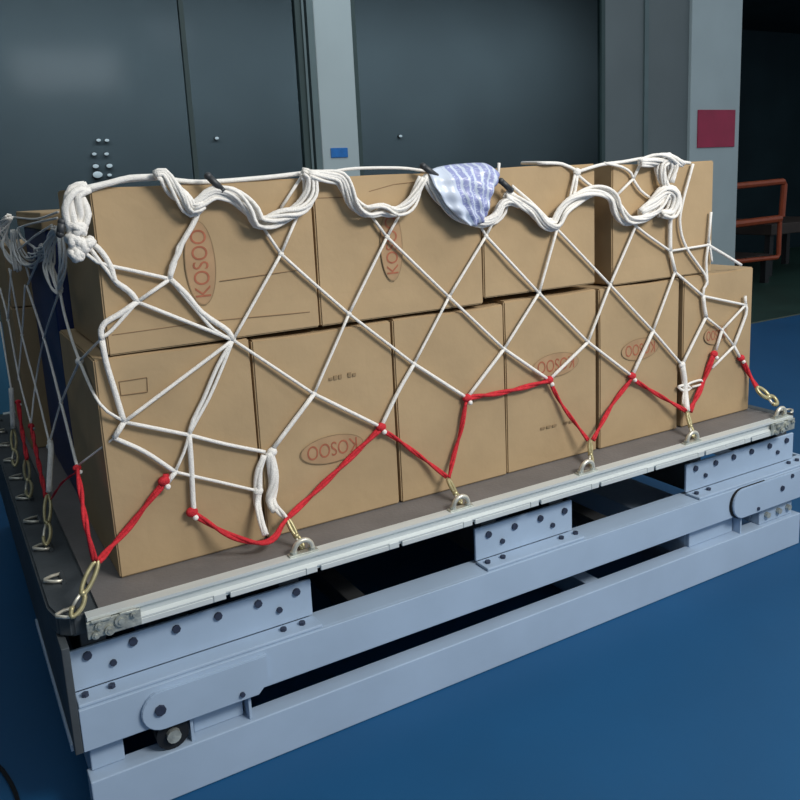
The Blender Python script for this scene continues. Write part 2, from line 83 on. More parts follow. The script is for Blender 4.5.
M_ORANGE = mat('orange_paint', rgb(160, 70, 36), .5, var=.1, scale=10)
M_WOODD = mat('dark_wood', rgb(56, 44, 38), .7, var=.15, scale=8)

def glass_mat():
    m = bpy.data.materials.new('window_glass'); m.use_nodes = True
    nt = m.node_tree; N = nt.nodes; N.remove(N['Principled BSDF'])
    tr = N.new('ShaderNodeBsdfTransparent'); tr.inputs[0].default_value = (.58, .61, .63, 1)
    gl = N.new('ShaderNodeBsdfGlossy'); gl.inputs[0].default_value = (.8, .9, 1, 1); gl.inputs['Roughness'].default_value = .12
    mx = N.new('ShaderNodeMixShader'); mx.inputs[0].default_value = .0012
    nt.links.new(tr.outputs[0], mx.inputs[1]); nt.links.new(gl.outputs[0], mx.inputs[2])
    nt.links.new(mx.outputs[0], N['Material Output'].inputs[0])
    return m
M_GLASS = glass_mat()
def emit_mat():
    m = bpy.data.materials.new('lamp_glow'); m.use_nodes = True
    b = m.node_tree.nodes['Principled BSDF']
    b.inputs['Emission Color'].default_value = (.8, .95, 1, 1); b.inputs['Emission Strength'].default_value = .75
    return m
M_GLOW = emit_mat()  # glow stands for lamp light reflected in the glass
def bag_mat():
    m = bpy.data.materials.new('printed_plastic_bag'); m.use_nodes = True
    nt = m.node_tree; N = nt.nodes; Lk = nt.links; bs = N['Principled BSDF']
    bs.inputs['Roughness'].default_value = .3
    uv = N.new('ShaderNodeUVMap'); sp = N.new('ShaderNodeSeparateXYZ'); Lk.new(uv.outputs[0], sp.inputs[0])
    def mth(op, a, b=None):
        n = N.new('ShaderNodeMath'); n.operation = op
        for i, x in enumerate((a, b)):
            if x is None: continue
            if isinstance(x, (int, float)): n.inputs[i].default_value = x
            else: Lk.new(x, n.inputs[i])
        return n.outputs[0]
    rows = mth('GREATER_THAN', mth('FRACT', mth('MULTIPLY', sp.outputs[0], 9)), .35)
    nz = N.new('ShaderNodeTexNoise'); nz.inputs['Scale'].default_value = 1; nz.inputs['Detail'].default_value = 2
    mp = N.new('ShaderNodeMapping'); mp.inputs['Scale'].default_value = (18, 60, 1); Lk.new(uv.outputs[0], mp.inputs[0]); Lk.new(mp.outputs[0], nz.inputs['Vector'])
    gl = mth('GREATER_THAN', nz.outputs['Fac'], .40)
    reg = mth('GREATER_THAN', sp.outputs[0], .22)
    f = mth('MULTIPLY', mth('MULTIPLY', rows, gl), reg); f = mth('MULTIPLY', f, .75)
    mx = N.new('ShaderNodeMix'); mx.data_type = 'RGBA'
    mx.inputs[6].default_value = rgb(206, 216, 232); mx.inputs[7].default_value = rgb(124, 128, 190)
    Lk.new(f, mx.inputs[0]); Lk.new(mx.outputs[2], bs.inputs['Base Color'])
    return m
M_BAG = bag_mat()

# ---------------------------------------------------------------- helpers
def obj(name, bm, m, parent=None, smooth=False):
    bmesh.ops.recalc_face_normals(bm, faces=bm.faces)
    me = bpy.data.meshes.new(name); bm.to_mesh(me); bm.free()
    if smooth:
        for f in me.polygons: f.use_smooth = True
    me.materials.append(m)
    o = bpy.data.objects.new(name, me); COL.objects.link(o)
    if parent: o.parent = parent; o.matrix_parent_inverse = Matrix.Translation(-parent.location)
    return o
def empty(name, loc, label, cat, group=None):
    o = bpy.data.objects.new(name, None); COL.objects.link(o); o.location = loc; o.empty_display_size = .1
    return tag(o, label, cat, group)
def tag(o, label, cat, group=None):
    o['label'] = label; o['category'] = cat
    if group: o['group'] = group
    return o
def struct(name, bm, m):
    o = obj(name, bm, m); o['kind'] = 'structure'; return o
def box(bm, x0, x1, y0, y1, z0, z1, bev=0, seg=2):
    r = bmesh.ops.create_cube(bm, size=1); vs = r['verts']
    for v in vs: v.co = Vector(((x0 + x1) / 2 + v.co.x * (x1 - x0), (y0 + y1) / 2 + v.co.y * (y1 - y0), (z0 + z1) / 2 + v.co.z * (z1 - z0)))
    if bev:
        es = {e for v in vs for e in v.link_edges}
        bmesh.ops.bevel(bm, geom=list(es), offset=bev, segments=seg, affect='EDGES', profile=.5)
def cyl(bm, p0, p1, r, n=16, r2=None):
    p0 = Vector(p0); p1 = Vector(p1); d = p1 - p0
    m = Matrix.Translation((p0 + p1) / 2) @ d.to_track_quat('Z', 'Y').to_matrix().to_4x4()
    bmesh.ops.create_cone(bm, cap_ends=True, segments=n, radius1=r, radius2=r if r2 is None else r2, depth=d.length, matrix=m)
def ball(bm, p, r, sq=(1, 1, 1), sub=2):
    bmesh.ops.create_icosphere(bm, subdivisions=sub, radius=r, matrix=Matrix.Translation(Vector(p)) @ Matrix.Diagonal((*sq, 1)))
def catmull(pts, step=.012):
    P = [Vector(p) for p in pts]
    if len(P) < 3: 
        n = max(2, int((P[1] - P[0]).length / .04)); return [P[0].lerp(P[1], i / n) for i in range(n + 1)]
    out = []
    for i in range(len(P) - 1):
        a = P[i - 1] if i else P[0] * 2 - P[1]; b, c = P[i], P[i + 1]
        d = P[i + 2] if i + 2 < len(P) else c * 2 - b
        n = max(2, int((c - b).length / step))
        for k in range(n):
            t = k / n
            out.append(.5 * ((2 * b) + (c - a) * t + (2 * a - 5 * b + 4 * c - d) * t * t + (3 * b - a - 3 * c + d) * t ** 3))
    out.append(P[-1]); return out
def frames(P):
    T = [(P[min(i + 1, len(P) - 1)] - P[max(i - 1, 0)]).normalized() for i in range(len(P))]
    u = T[0].orthogonal().normalized(); out = []
    for t in T:
        u = (u - t * u.dot(t)); u = u.normalized() if u.length > 1e-6 else t.orthogonal().normalized()
        out.append((t, u, t.cross(u)))
    return out
def tube(bm, P, r, n=8, closed=False, flat=1):
    P = [Vector(p) for p in P]
    if closed: P = P + [P[0]]
    F = frames(P); rings = []
    if closed:
        t = (P[1] - P[-2]).normalized(); F[0] = F[-1] = (t, F[0][1], F[0][2])
    for i, (p, (t, u, w)) in enumerate(zip(P, F)):
        rr = r[i] if isinstance(r, list) else r
        rings.append([bm.verts.new(p + (u * math.cos(2 * math.pi * k / n) * rr * flat + w * math.sin(2 * math.pi * k / n) * rr)) for k in range(n)])
    for a, b in zip(rings, rings[1:]):
        for k in range(n): bm.faces.new((a[k], a[(k + 1) % n], b[(k + 1) % n], b[k]))
    bm.faces.new(rings[0][::-1]); bm.faces.new(rings[-1])
def strands(bm, pts, n, spread, r, twist):
    P = catmull(pts); F = frames(P); L = len(P)
    for s in range(n):
        ph = 2 * math.pi * s / n + random.random() * .4; rad = spread * (.65 + .5 * random.random()); w = twist * (.8 + .4 * random.random())
        q = []
        for i, (p, (t, u, v)) in enumerate(zip(P, F)):
            a = ph + w * i / L * 1.3
            k = rad * (.85 + .25 * math.sin(i * .21 + s * 1.7)) * (.55 + .45 * math.sin(math.pi * min(1, max(0, i / L))))
            q.append(p + u * math.cos(a) * k + v * math.sin(a) * k)
        tube(bm, q, r * (.9 + .2 * random.random()), 7)

# ---------------------------------------------------------------- the room
ZF = -.552
bm = bmesh.new(); box(bm, -6, 16, -6, 3.21, ZF - .1, ZF); struct('floor', bm, M_FLOOR)
bm = bmesh.new(); box(bm, -6, 16, 3.25, 8.2, ZF - .1, ZF); struct('floor_walkway', bm, M_GREEN)
bm = bmesh.new(); box(bm, -6, 16, 3.21, 3.25, ZF - .1, ZF); struct('trim_1', bm, M_LINE)
ZT = 3.3
def pillar(name, x0, x1):
    bm = bmesh.new(); box(bm, x0, x1, 4.54, 4.75, ZF, ZT, .01); struct(name, bm, M_PILLAR)
pillar('wall_pillar_left', 2.80, 3.15); pillar('wall_pillar_right', 7.29, 8.11)
def window(n, x0, x1, mull, glass=True):
    bm = bmesh.new()
    t = .05
    box(bm, x0, x0 + t, 4.57, 4.63, ZF, ZT); box(bm, x1 - t, x1, 4.57, 4.63, ZF, ZT)
    box(bm, x0 + t, x1 - t, 4.57, 4.63, ZT - .08, ZT)
    box(bm, x0 + t, x1 - t, 4.57, 4.63, .12, .17)
    for m in mull: box(bm, m - .018, m + .018, 4.58, 4.62, .17, ZT - .08)
    w = struct('window_%d' % n, bm, M_SHAD)
    bm = bmesh.new(); box(bm, x0 + t, x1 - t, 4.597, 4.603, .17, ZT - .08)
    g = obj('window_pane', bm, M_GLASS, w)
    bm = bmesh.new(); box(bm, x0 + t, x1 - t, 4.58, 4.62, ZF, .12)
    struct('wall_below_window_%d' % n, bm, M_TEAL)
    return w
window(1, -2.6, 2.70, [-.6, 1.72]); window(2, 3.15, 6.05, [])
bm = bmesh.new(); box(bm, 2.745, 2.80, 4.55, 4.66, ZF, ZT); box(bm, 2.70, 2.72, 4.55, 4.66, ZF, ZT); struct('trim_2', bm, M_FRAME)
# grey partition leaves beside the right pillar
bm = bmesh.new(); box(bm, 6.06, 6.60, 4.58, 4.64, ZF, ZT); struct('door_1', bm, M_PANEL)
bm = bmesh.new(); box(bm, 6.66, 7.29, 4.58, 4.64, ZF, ZT); struct('door_2', bm, M_PANEL)
bm = bmesh.new(); box(bm, 6.60, 6.66, 4.56, 4.65, ZF, ZT); struct('trim_3', bm, M_FRAME)
bm = bmesh.new(); box(bm, -6, 8.4, 6.3, 6.4, ZF, ZT); struct('wall_back', bm, M_HALL)
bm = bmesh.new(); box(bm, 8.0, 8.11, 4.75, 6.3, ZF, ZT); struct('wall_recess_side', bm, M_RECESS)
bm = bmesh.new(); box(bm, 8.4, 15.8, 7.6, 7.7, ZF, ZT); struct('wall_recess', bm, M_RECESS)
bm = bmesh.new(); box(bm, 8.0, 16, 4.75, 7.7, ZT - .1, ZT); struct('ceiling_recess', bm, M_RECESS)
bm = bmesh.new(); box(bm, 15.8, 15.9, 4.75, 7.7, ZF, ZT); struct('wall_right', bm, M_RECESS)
bm = bmesh.new(); box(bm, -6, 8.0, 4.45, 6.4, ZT, ZT + .08); struct('ceiling_hall', bm, M_SLATE)
bm = bmesh.new(); box(bm, -2.75, -2.6, -6, 6.4, ZF, ZT); struct('wall_left', bm, M_RECESS)  # unseen wall, added to block world light from the left
# lamps stand for lamp reflections in the glass, as glowing bodies on the hall wall
names = [('small faint lamp behind the dark glass, top left of the double column', 0), ('small faint lamp behind the dark glass, top right of the double column', 0),
 ('small lamp behind the dark glass, second row of the double column, left', 0), ('small lamp behind the dark glass, second row of the double column, right', 0),
 ('small lamp behind the dark glass, third row of the double column, left', 1), ('small bright lamp behind the dark glass, third row of the double column, right', 1),
 ('round bright lamp behind the dark glass, bottom left of the double column', 2), ('small dim lamp behind the dark glass, bottom right of the double column', 0),
 ('lone faint lamp behind the dark glass above the second carton', 0), ('lone faint lamp behind the dark glass right of the left pillar', 0)]
for (x, y, z), (lb, k) in zip(D['lamps'], names):
    r = (.018, .024, .038)[k]
    e = empty('wall_lamp', (x, 6.3, z), lb, 'lamp', 'lamps behind the dark glass')
    bm = bmesh.new(); cyl(bm, (x, 6.3, z), (x, 6.27, z), r * 1.15); obj('lamp_base', bm, M_DARKMETAL, e)
    bm = bmesh.new(); ball(bm, (x, 6.262, z), r, (1.2, .5, .8)); obj('lamp_shade', bm, M_GLOW, e, True)
# signs on the pillars
bm = bmesh.new(); box(bm, 2.875, 3.035, 4.528, 4.54, 1.20, 1.281, .004)
tag(obj('wall_sign', bm, M_SIGNB), 'small blue sign on the pale left pillar', 'sign')
bm = bmesh.new(); box(bm, 7.40, 8.02, 4.525, 4.54, 1.188, 1.60, .004)
tag(obj('wall_sign', bm, M_SIGNR), 'crimson red board on the pale right pillar', 'sign')
# orange rack in the recess
rk = empty('tube_rack', (9.0, 4.95, ZF), 'orange tubular rack with black legs beyond the right pillar', 'rack')
bm = bmesh.new()
tube(bm, [(8.35, 4.95, .72), (9.53, 4.95, .745), (9.56, 4.95, .70), (9.535, 4.95, .29)], .04); obj('upper_rail', bm, M_ORANGE, rk)
bm = bmesh.new(); tube(bm, [(8.35, 4.95, .25), (9.50, 4.95, .27)], .048); obj('middle_rail', bm, M_ORANGE, rk)
bm = bmesh.new(); tube(bm, [(9.50, 4.95, .27), (9.50, 4.95, -.20), (9.47, 4.95, -.235), (8.35, 4.95, -.215)], .03); obj('lower_rail', bm, M_ORANGE, rk)
for x, y in ((9.27, 4.97), (8.45, 4.97), (9.27, 5.55), (8.45, 5.55)):
    bm = bmesh.new(); box(bm, x - .04, x + .04, y - .03, y + .05, ZF, -.2 if y < 5 else .24); obj('leg', bm, M_BLACK, rk)
for z in (-.16, .3):
    bm = bmesh.new(); box(bm, 8.38, 9.45, 5.0, 5.6, z - .06, z - .03); obj('shelf', bm, M_WOODD, rk)
tb = empty('work_table', (10.5, 5.6, ZF), 'dark wooden low table at the right edge behind the orange rack', 'table')
bm = bmesh.new(); box(bm, 9.75, 11.4, 5.25, 6.2, .02, .17, .01); obj('tabletop', bm, M_WOODD, tb)
for x in (9.85, 11.3):
    for y in (5.35, 6.1):
        bm = bmesh.new(); box(bm, x - .04, x + .04, y - .04, y + .04, ZF, .02); obj('leg', bm, M_BLACK, tb)
# cables on the floor
bm = bmesh.new(); tube(bm, catmull([(-.9, 1.1, ZF + .006), (-.62, .8, ZF + .006), (-.42, .62, ZF + .006), (-.30, .50, ZF + .006), (-.22, .36, ZF + .006), (-.20, .1, ZF + .006), (-.3, -.3, ZF + .006)], .04), .006, 6)
tag(obj('floor_cable', bm, M_BLACK), 'thin black cable on the blue floor left of the stand', 'cable')
bm = bmesh.new(); tube(bm, catmull([(2.55, .12, ZF + .008), (2.75, .14, ZF + .008), (3.1, .05, ZF + .008), (3.6, -.12, ZF + .008)], .04), .008, 6)
tag(obj('floor_cable', bm, M_BLACK), 'black cable running out right from under the lower beam', 'cable')

# ---------------------------------------------------------------- stand
LX, LY = 2.613, 2.235
st = empty('pallet_stand', (1.3, 1.1, ZF), 'blue-grey painted steel stand of beams and brackets under the pallet', 'stand')
def part(name, m, parent, *boxes, bev=.003):
    bm = bmesh.new()
    for b in boxes: box(bm, *b, bev)
    return obj(name, bm, m, parent)
XR = 2.80
# upper frame: channel beams
for y0, y1, w in ((0, .10, .006), (LY - .10, LY, .006)):
    part('upper_beam', M_PAINT, st, (-.045, XR, y0, y0 + .012, -.335, -.225), (-.045, XR, y0 + .012, y1, -.237, -.2255), (-.045, XR, y0 + .012, y1, -.335, -.323), bev=.002)
part('side_beam', M_SIDE, st, (-.064, -.046, .0, LY, -.335, -.058), bev=.002)
part('edge_strip', M_PAINT, st, (-.071, -.0645, .02, .72, -.334, -.316), bev=.001)
part('side_beam', M_PAINT, st, (XR + .001, XR + .013, 0, LY, -.335, -.225), bev=.002)
# brackets carrying the pallet
for (x0, x1, bolts, fb) in ((-.043, .591, [(-.003, -.129), (.054, -.168), (.106, -.129), (.214, -.131), (.324, -.131), (.435, -.131), (.493, -.168), (.546, -.131)], [-.022, .04, .49, .545]),
                       (1.15, 1.546, [(1.199, -.137), (1.252, -.174), (1.302, -.137), (1.408, -.137), (1.459, -.174), (1.511, -.137)], [1.173, 1.232, 1.472, 1.534]),
                       (2.10, 2.726, [(2.146, -.13), (2.201, -.169), (2.256, -.132), (2.358, -.131), (2.463, -.131), (2.572, -.131), (2.624, -.168), (2.678, -.13)], [2.121, 2.186, 2.657, 2.71])):
    b = part('mounting_bracket', M_PAINT, st, (x0, x1, .07, .08, -.2155, -.108), (x0, x1, .008, .07, -.2245, -.2155), bev=.0025)
    for x, z in bolts:
        bm = bmesh.new(); cyl(bm, (x, .0695, z), (x, .063, z), .0085 if z < -.15 else .011, 8); obj('bolt', bm, M_BOLT, b)
    for x in fb:
        bm = bmesh.new(); cyl(bm, (x, .04, -.2153), (x, .04, -.207), .009, 6); obj('bolt', bm, M_BOLT, b)
    part('mounting_bracket', M_PAINT, st, (x0, x1, LY - .08, LY - .07, -.2155, -.108), (x0, x1, LY - .07, LY - .008, -.2245, -.2155), bev=.0025)
    for xx in (x0 + .03, x1 - .09):
        part('deck_bearer', M_DARKMETAL, st, (xx, xx + .06, .0805, LY - .0805, -.2235, -.0595))
# rounded reinforcement plates on the front beam
def rounded_plate(x0, x1, z0, z1, y0, y1, left=True):
    bm = bmesh.new(); r = (z1 - z0) / 2; c = (z0 + z1) / 2; pts = []
    for i in range(13):
        a = math.pi / 2 + math.pi * i / 12; pts.append((x0 + r + r * math.cos(a), c + r * math.sin(a)))
    pts += [(x1, z0), (x1 + .03, z0 + .03), (x1 + .03, z1)] if left else [(x1, z0), (x1, z1)]
    f = bm.faces.new([bm.verts.new((x, y1, z)) for x, z in pts])
    r_ = bmesh.ops.extrude_face_region(bm, geom=[f])
    for v in r_['geom']:
        if isinstance(v, bmesh.types.BMVert): v.co.y = y0
    bmesh.ops.recalc_face_normals(bm, faces=bm.faces)
    bmesh.ops.bevel(bm, geom=[e for e in bm.edges if abs(e.verts[0].co.y - y0) < 1e-6 and abs(e.verts[1].co.y - y0) < 1e-6], offset=.002, segments=2, affect='EDGES')
    return bm
pl = obj('end_plate', rounded_plate(.092, .39, -.342, -.238, -.012, -.0005), M_PAINT, st)
for x, z, r in ((.137, -.285, .014), (.345, -.322, .007)):
    bm = bmesh.new(); cyl(bm, (x, -.0125, z), (x, -.019, z), r, 8); obj('bolt', bm, M_BOLT, pl)
pr_ = obj('end_plate', rounded_plate(2.262, 2.79, -.342, -.226, -.014, -.0061, False), M_PAINT, st)
for x, z, r in ((2.403, -.325, .007), (2.544, -.276, .011), (2.603, -.238, .008)):
    bm = bmesh.new(); cyl(bm, (x, -.0125, z), (x, -.019, z), r, 8); obj('bolt', bm, M_BOLT, pr_)
obj('plate_gasket', rounded_plate(2.253, 2.45, -.344, -.224, -.006, -.0003, False), M_BLACK, st)  # black shape stands for the shadow line at the plate's left end
part('back_bearer', M_DARKMETAL, st, (0, XR - .1, LY - .069, LY - .02, -.2154, -.0595))  # added dark bar, stands for the shade under the deck
# rollers under the beam ends
for x in (.165,):
    bm = bmesh.new(); cyl(bm, (x, .01, -.377), (x, .05, -.377), .041, 24); rl = obj('roller', bm, M_BLACK, st, False)
    bm = bmesh.new(); cyl(bm, (x, -.004, -.377), (x, .0095, -.377), .018, 12); obj('axle', bm, M_CAST, rl)
# lower frame
for y0, y1 in ((0, .06), (LY - .06, LY)):
    part('lower_beam', M_PAINT, st, (-.04, 2.69, y0, y1, ZF + .001, -.42))
for x0, x1 in ((-.03, .05), (.225, .36), (2.09, 2.33)):
    part('cross_tube', M_PAINT, st, (x0, x1, .0605, LY - .0605, -.47, -.36), (x0, x1, .042, .0604, -.4195, -.36))
for x in (.214, .370, 2.341):
    part('fin', M_PAINT, st, (x - .004, x + .004, .012, .0600, -.4195, -.352), bev=.001)
bk = part('corner_block', M_PAINT, st, (2.46, 2.66, .02, .059, -.4195, -.345), (2.46, 2.66, .0605, .22, -.4195, -.37))
for x in (2.50, 2.57, 2.63):
    bm = bmesh.new(); cyl(bm, (x, .019, -.385), (x, .006, -.385), .012, 8); obj('bolt', bm, M_CAST, bk)
for x0 in (.75, 1.75):
    part('cross_tube', M_DARKMETAL, st, (x0, x0 + .06, .1005, LY - .1005, -.33, -.27))
part('cross_tube', M_PAINT, st, (1.62, 1.68, .0605, LY - .0605, -.52, -.44))

# ---------------------------------------------------------------- pallet
pa = empty('cargo_pallet', (LX / 2, LY / 2, -.058), 'flat aluminium cargo pallet with grey deck and tie-down rings on the stand', 'pallet')
part('deck', M_DECK, pa, (.032, LX - .032, .036, LY - .036, -.056, -.001), bev=.001)
def long_rail(y_out, y_in, s):
    # lipped profile with a groove and notched lower flange
    bm = bmesh.new()
    prof = [(0, 0), (0, -.008), (.008, -.012), (.012, -.020), (.012, -.030), (.002, -.036), (.002, -.040), (.010, -.041), (.010, -.050), (.0355, -.050), (.0355, 0)]
    a = [bm.verts.new((.0 if s > 0 else 0, y_out + s * y, z)) for y, z in prof]
    b_ = [bm.verts.new((LX, y_out + s * y, z)) for y, z in prof]
    for i in range(len(prof)): bm.faces.new((a[i], a[(i + 1) % len(prof)], b_[(i + 1) % len(prof)], b_[i]))
    bm.faces.new(a); bm.faces.new(b_[::-1])
    k = 0; x = .333 - .254
    while x < LX - .05:
        x1 = min(x + .254, LX - .02)
        box(bm, max(x, .02) + .010, x1 - .030, y_out + .0015 if s > 0 else y_out - .007, y_out + .009 if s > 0 else y_out - .001, -.0560, -.041, .0015)
        box(bm, x1 - .034, x1 - .002, y_out - .001 if s > 0 else y_out - .009, y_out + .009 if s > 0 else y_out + .001, -.0545, -.036, .0015)
        x += .254
    return bm
obj('rail', long_rail(0, .035, 1), M_ALU, pa); obj('rail', long_rail(LY, LY - .035, -1), M_ALU, pa)
bm = bmesh.new()
f = bm.faces.new([bm.verts.new(q) for q in ((.0315, .036, -.001), (.0315, LY - .036, -.001), (-.073, LY - .036, -.001), (-.073, .12, -.001), (-.060, .06, -.001), (-.03, .036, -.001))])
g_ = bmesh.ops.extrude_face_region(bm, geom=[f])
for v in g_['geom']:
    if isinstance(v, bmesh.types.BMVert): v.co.z = -.056
bmesh.ops.recalc_face_normals(bm, faces=bm.faces)
bmesh.ops.bevel(bm, geom=list(bm.edges), offset=.006, segments=3, affect='EDGES')
obj('rail', bm, M_SIDE, pa)
part('rail', M_SIDE, pa, (LX - .0315, LX + .012, .036, LY - .036, -.018, -.0005), (LX - .0315, LX + .004, .036, LY - .036, -.057, -.018), bev=.002)
def corner_fitting(x0, x1, y0, sgn):
    bm = bmesh.new(); L = x1 - x0
    box(bm, x0, x1, y0 - .006 * sgn if sgn > 0 else y0 - .002, y0 + .002 if sgn > 0 else y0 + .006, -.052, -.010, .002)
    ya, yb = (y0 - .013, y0 - .005) if sgn > 0 else (y0 + .005, y0 + .013)
    for cx, cz, r in ((.22, -.022, .010), (.40, -.040, .012), (.62, -.024, .015), (.86, -.018, .008), (.14, -.043, .009)):
        X = x0 + L * cx; cyl(bm, (X, ya, cz), (X, yb, cz), r, 14)
        cyl(bm, (X, ya - .004 * sgn, cz), (X, ya, cz), r * .5, 10)
    box(bm, x0 + .01, x0 + L * .45, ya, yb, -.012, -.004, .002); box(bm, x0 + L * .6, x1 - .01, ya, yb, -.012, -.004, .002)
    return bm
for args in ((-.004, .12, 0, 1), (LX - .13, LX + .004, 0, 1), (-.004, .12, LY, -1), (LX - .13, LX + .004, LY, -1)):
    obj('corner_fitting', corner_fitting(*args), M_CAST, pa)
# upright rings on the long side
def d_ring(x, y, lean):
    bm = bmesh.new(); pts = []
    w, h = .026, .027
    pts.append((x - w, y, .004)); 
    for i in range(11):
        a = math.pi - math.pi * i / 10; pts.append((x + w * math.cos(a), y + lean * (.5 + math.sin(a) * .5), .012 + h * math.sin(a)))
    pts.append((x + w, y, .004)); tube(bm, pts, .0072, 8)
    r = obj('tie_down_ring', bm, M_GALV, pa, True)
    bm = bmesh.new(); box(bm, x - .042, x + .042, y - .011, y + .011, -.0008, .005, .002); cyl(bm, (x - w, y, .0), (x - w, y, .012), .010, 10); cyl(bm, (x + w, y, 0), (x + w, y, .012), .010, 10)
    obj('ring_base', bm, M_CAST, r)
for k, x in enumerate((.575, 1.085, 1.585, 2.085, 2.58)):
    d_ring(x - .02, .020, -.006); d_ring(x - .02, LY - .020, .006)
for k in range(10):
    y = .022 + .232 * k + (.02 if k == 0 else 0)
    for s, xb in ((-1, -.024), (1, LX + .012)):
        bm = bmesh.new(); w = .024
        tube(bm, [(xb - s * .006, y - w, .004), (xb + s * .018, y - w * .75, .006), (xb + s * .036, y - w * .2, .007), (xb + s * .036, y + w * .2, .007), (xb + s * .018, y + w * .75, .006), (xb - s * .006, y + w, .004)], .0045, 8)
        r = obj('tie_down_ring', bm, M_GALV, pa, True)
        bm = bmesh.new(); cyl(bm, (xb - s * .006, y - w - .012, .003), (xb - s * .006, y + w + .012, .003), .006, 8); obj('ring_base', bm, M_SIDE, r)

# ---------------------------------------------------------------- cartons
def sag_box(x0, x1, y0, y1, z0, z1, seed, n=9, amp=.004):
    bm = bmesh.new(); rnd = random.Random(seed)
    ph = [rnd.uniform(0, 6) for _ in range(8)]
    box(bm, x0, x1, y0, y1, z0, z1)
    bmesh.ops.bevel(bm, geom=list(bm.edges), offset=.004, segments=2, affect='EDGES')
    bmesh.ops.subdivide_edges(bm, edges=[e for e in bm.edges if e.calc_length() > .1], cuts=n, use_grid_fill=True)
    for v in bm.verts:
        c = v.co; u = (c.x - x0) / (x1 - x0); w = (c.z - z0) / (z1 - z0)
        edge = min(1, 5 * min(u, 1 - u)) * min(1, 5 * min(w, 1 - w)); edge = max(0, edge)
        if c.y < y0 + .01: c.y += amp * edge * (.5 + .5 * math.sin(u * 5 + ph[0]) * math.sin(w * 4 + ph[1]))
        if c.z > z1 - .01: c.z -= amp * (.5 + .5 * math.sin(u * 6 + ph[2])) * min(1, 6 * min(u, 1 - u) + .1)
        if c.x < x0 + .01: c.x += amp * .5 * (.5 + .5 * math.sin(w * 5 + ph[3]))
    return bm
def logo(parent, cx, cz, y, rot, w=.100, h=.041):
    """printed oval with the name KOSOO; rot in degrees"""
    a = math.radians(rot); ca, sa = math.cos(a), math.sin(a)
    def tr(px, pz): return (cx + px * ca - pz * sa, cz + px * sa + pz * ca)
    bm = bmesh.new(); n = 48
    vs = []
    for i in range(n):
        t = 2 * math.pi * i / n; x, z = tr(w * .97 * math.cos(t), h * .95 * math.sin(t)); vs.append(bm.verts.new((x, y, z)))
    bm.faces.new(vs); mk = obj('logo_print', bm, M_TINT, parent)
    bm = bmesh.new(); ia, ib = [], []
    for i in range(n):
        t = 2 * math.pi * i / n
        x, z = tr(w * math.cos(t), h * math.sin(t)); ia.append(bm.verts.new((x, y - .0006, z)))
        x, z = tr((w - .0024) * math.cos(t), (h - .0024) * math.sin(t)); ib.append(bm.verts.new((x, y - .0006, z)))
    for i in range(n): bm.faces.new((ia[i], ia[(i + 1) % n], ib[(i + 1) % n], ib[i]))
    obj('oval_outline', bm, M_INK, mk)
    cu = bpy.data.curves.new('lettering', 'FONT'); cu.body = 'KOSOO'; cu.size = 1; cu.align_x = 'CENTER'; cu.align_y = 'CENTER'
    to = bpy.data.objects.new('lettering_curve', cu); COL.objects.link(to)
    bpy.context.view_layer.update(); dg = bpy.context.evaluated_depsgraph_get()
    me = bpy.data.meshes.new_from_object(to.evaluated_get(dg)); bpy.data.objects.remove(to); bpy.data.curves.remove(cu)
    xs = [v.co.x for v in me.vertices]; ys = [v.co.y for v in me.vertices]
    mx, my = (min(xs) + max(xs)) / 2, (min(ys) + max(ys)) / 2; sx = 1.58 * w / (max(xs) - min(xs)); sy = 1.02 * h / (max(ys) - min(ys))
    for v in me.vertices:
        x, z = tr((v.co.x - mx) * sx, (v.co.y - my) * sy); v.co = (x, y - .0009, z)
    me.materials.append(M_REDINK)
    o = bpy.data.objects.new('lettering', me); COL.objects.link(o); o.parent = mk; o.matrix_parent_inverse = Matrix.Translation(-parent.location) if False else Matrix.Identity(4)
    return mk
def carton(name, dims, seed, label, logos=(), marks=(), creases=(), group='kraft cardboard cartons on the pallet', m=None, cat='box'):
    x0, x1, y0, y1, z0, z1 = dims
    e = empty(name, ((x0 + x1) / 2, (y0 + y1) / 2, z0), label, cat, group)
    obj('carton_body', sag_box(*dims, seed), m or M_CARD, e)
    for (cx, cz, r, *wh) in logos: logo(e, cx, cz, y0 - .0008, r, *wh)
    for (cx, cz, w, h, n) in marks:      # small faded printed strokes
        bm = bmesh.new(); rnd = random.Random(seed + 3)
        for i in range(n):
            a = cx - w / 2 + w * i / n
            if i == n // 2: continue
            box(bm, a, a + w / n * .7, y0 - .0012, y0 - .0004, cz - h / 2, cz - h / 2 + h * rnd.uniform(.5, .9))
        obj('faded_print', bm, M_INK, e)
    for pts in creases:
        bm = bmesh.new(); tube(bm, [(x, y0 + .0004, z) for x, z in pts], .0014, 6); obj('flap_edge', bm, M_CARD2, e)
    return e
YB = .160
H = .574
U = .578
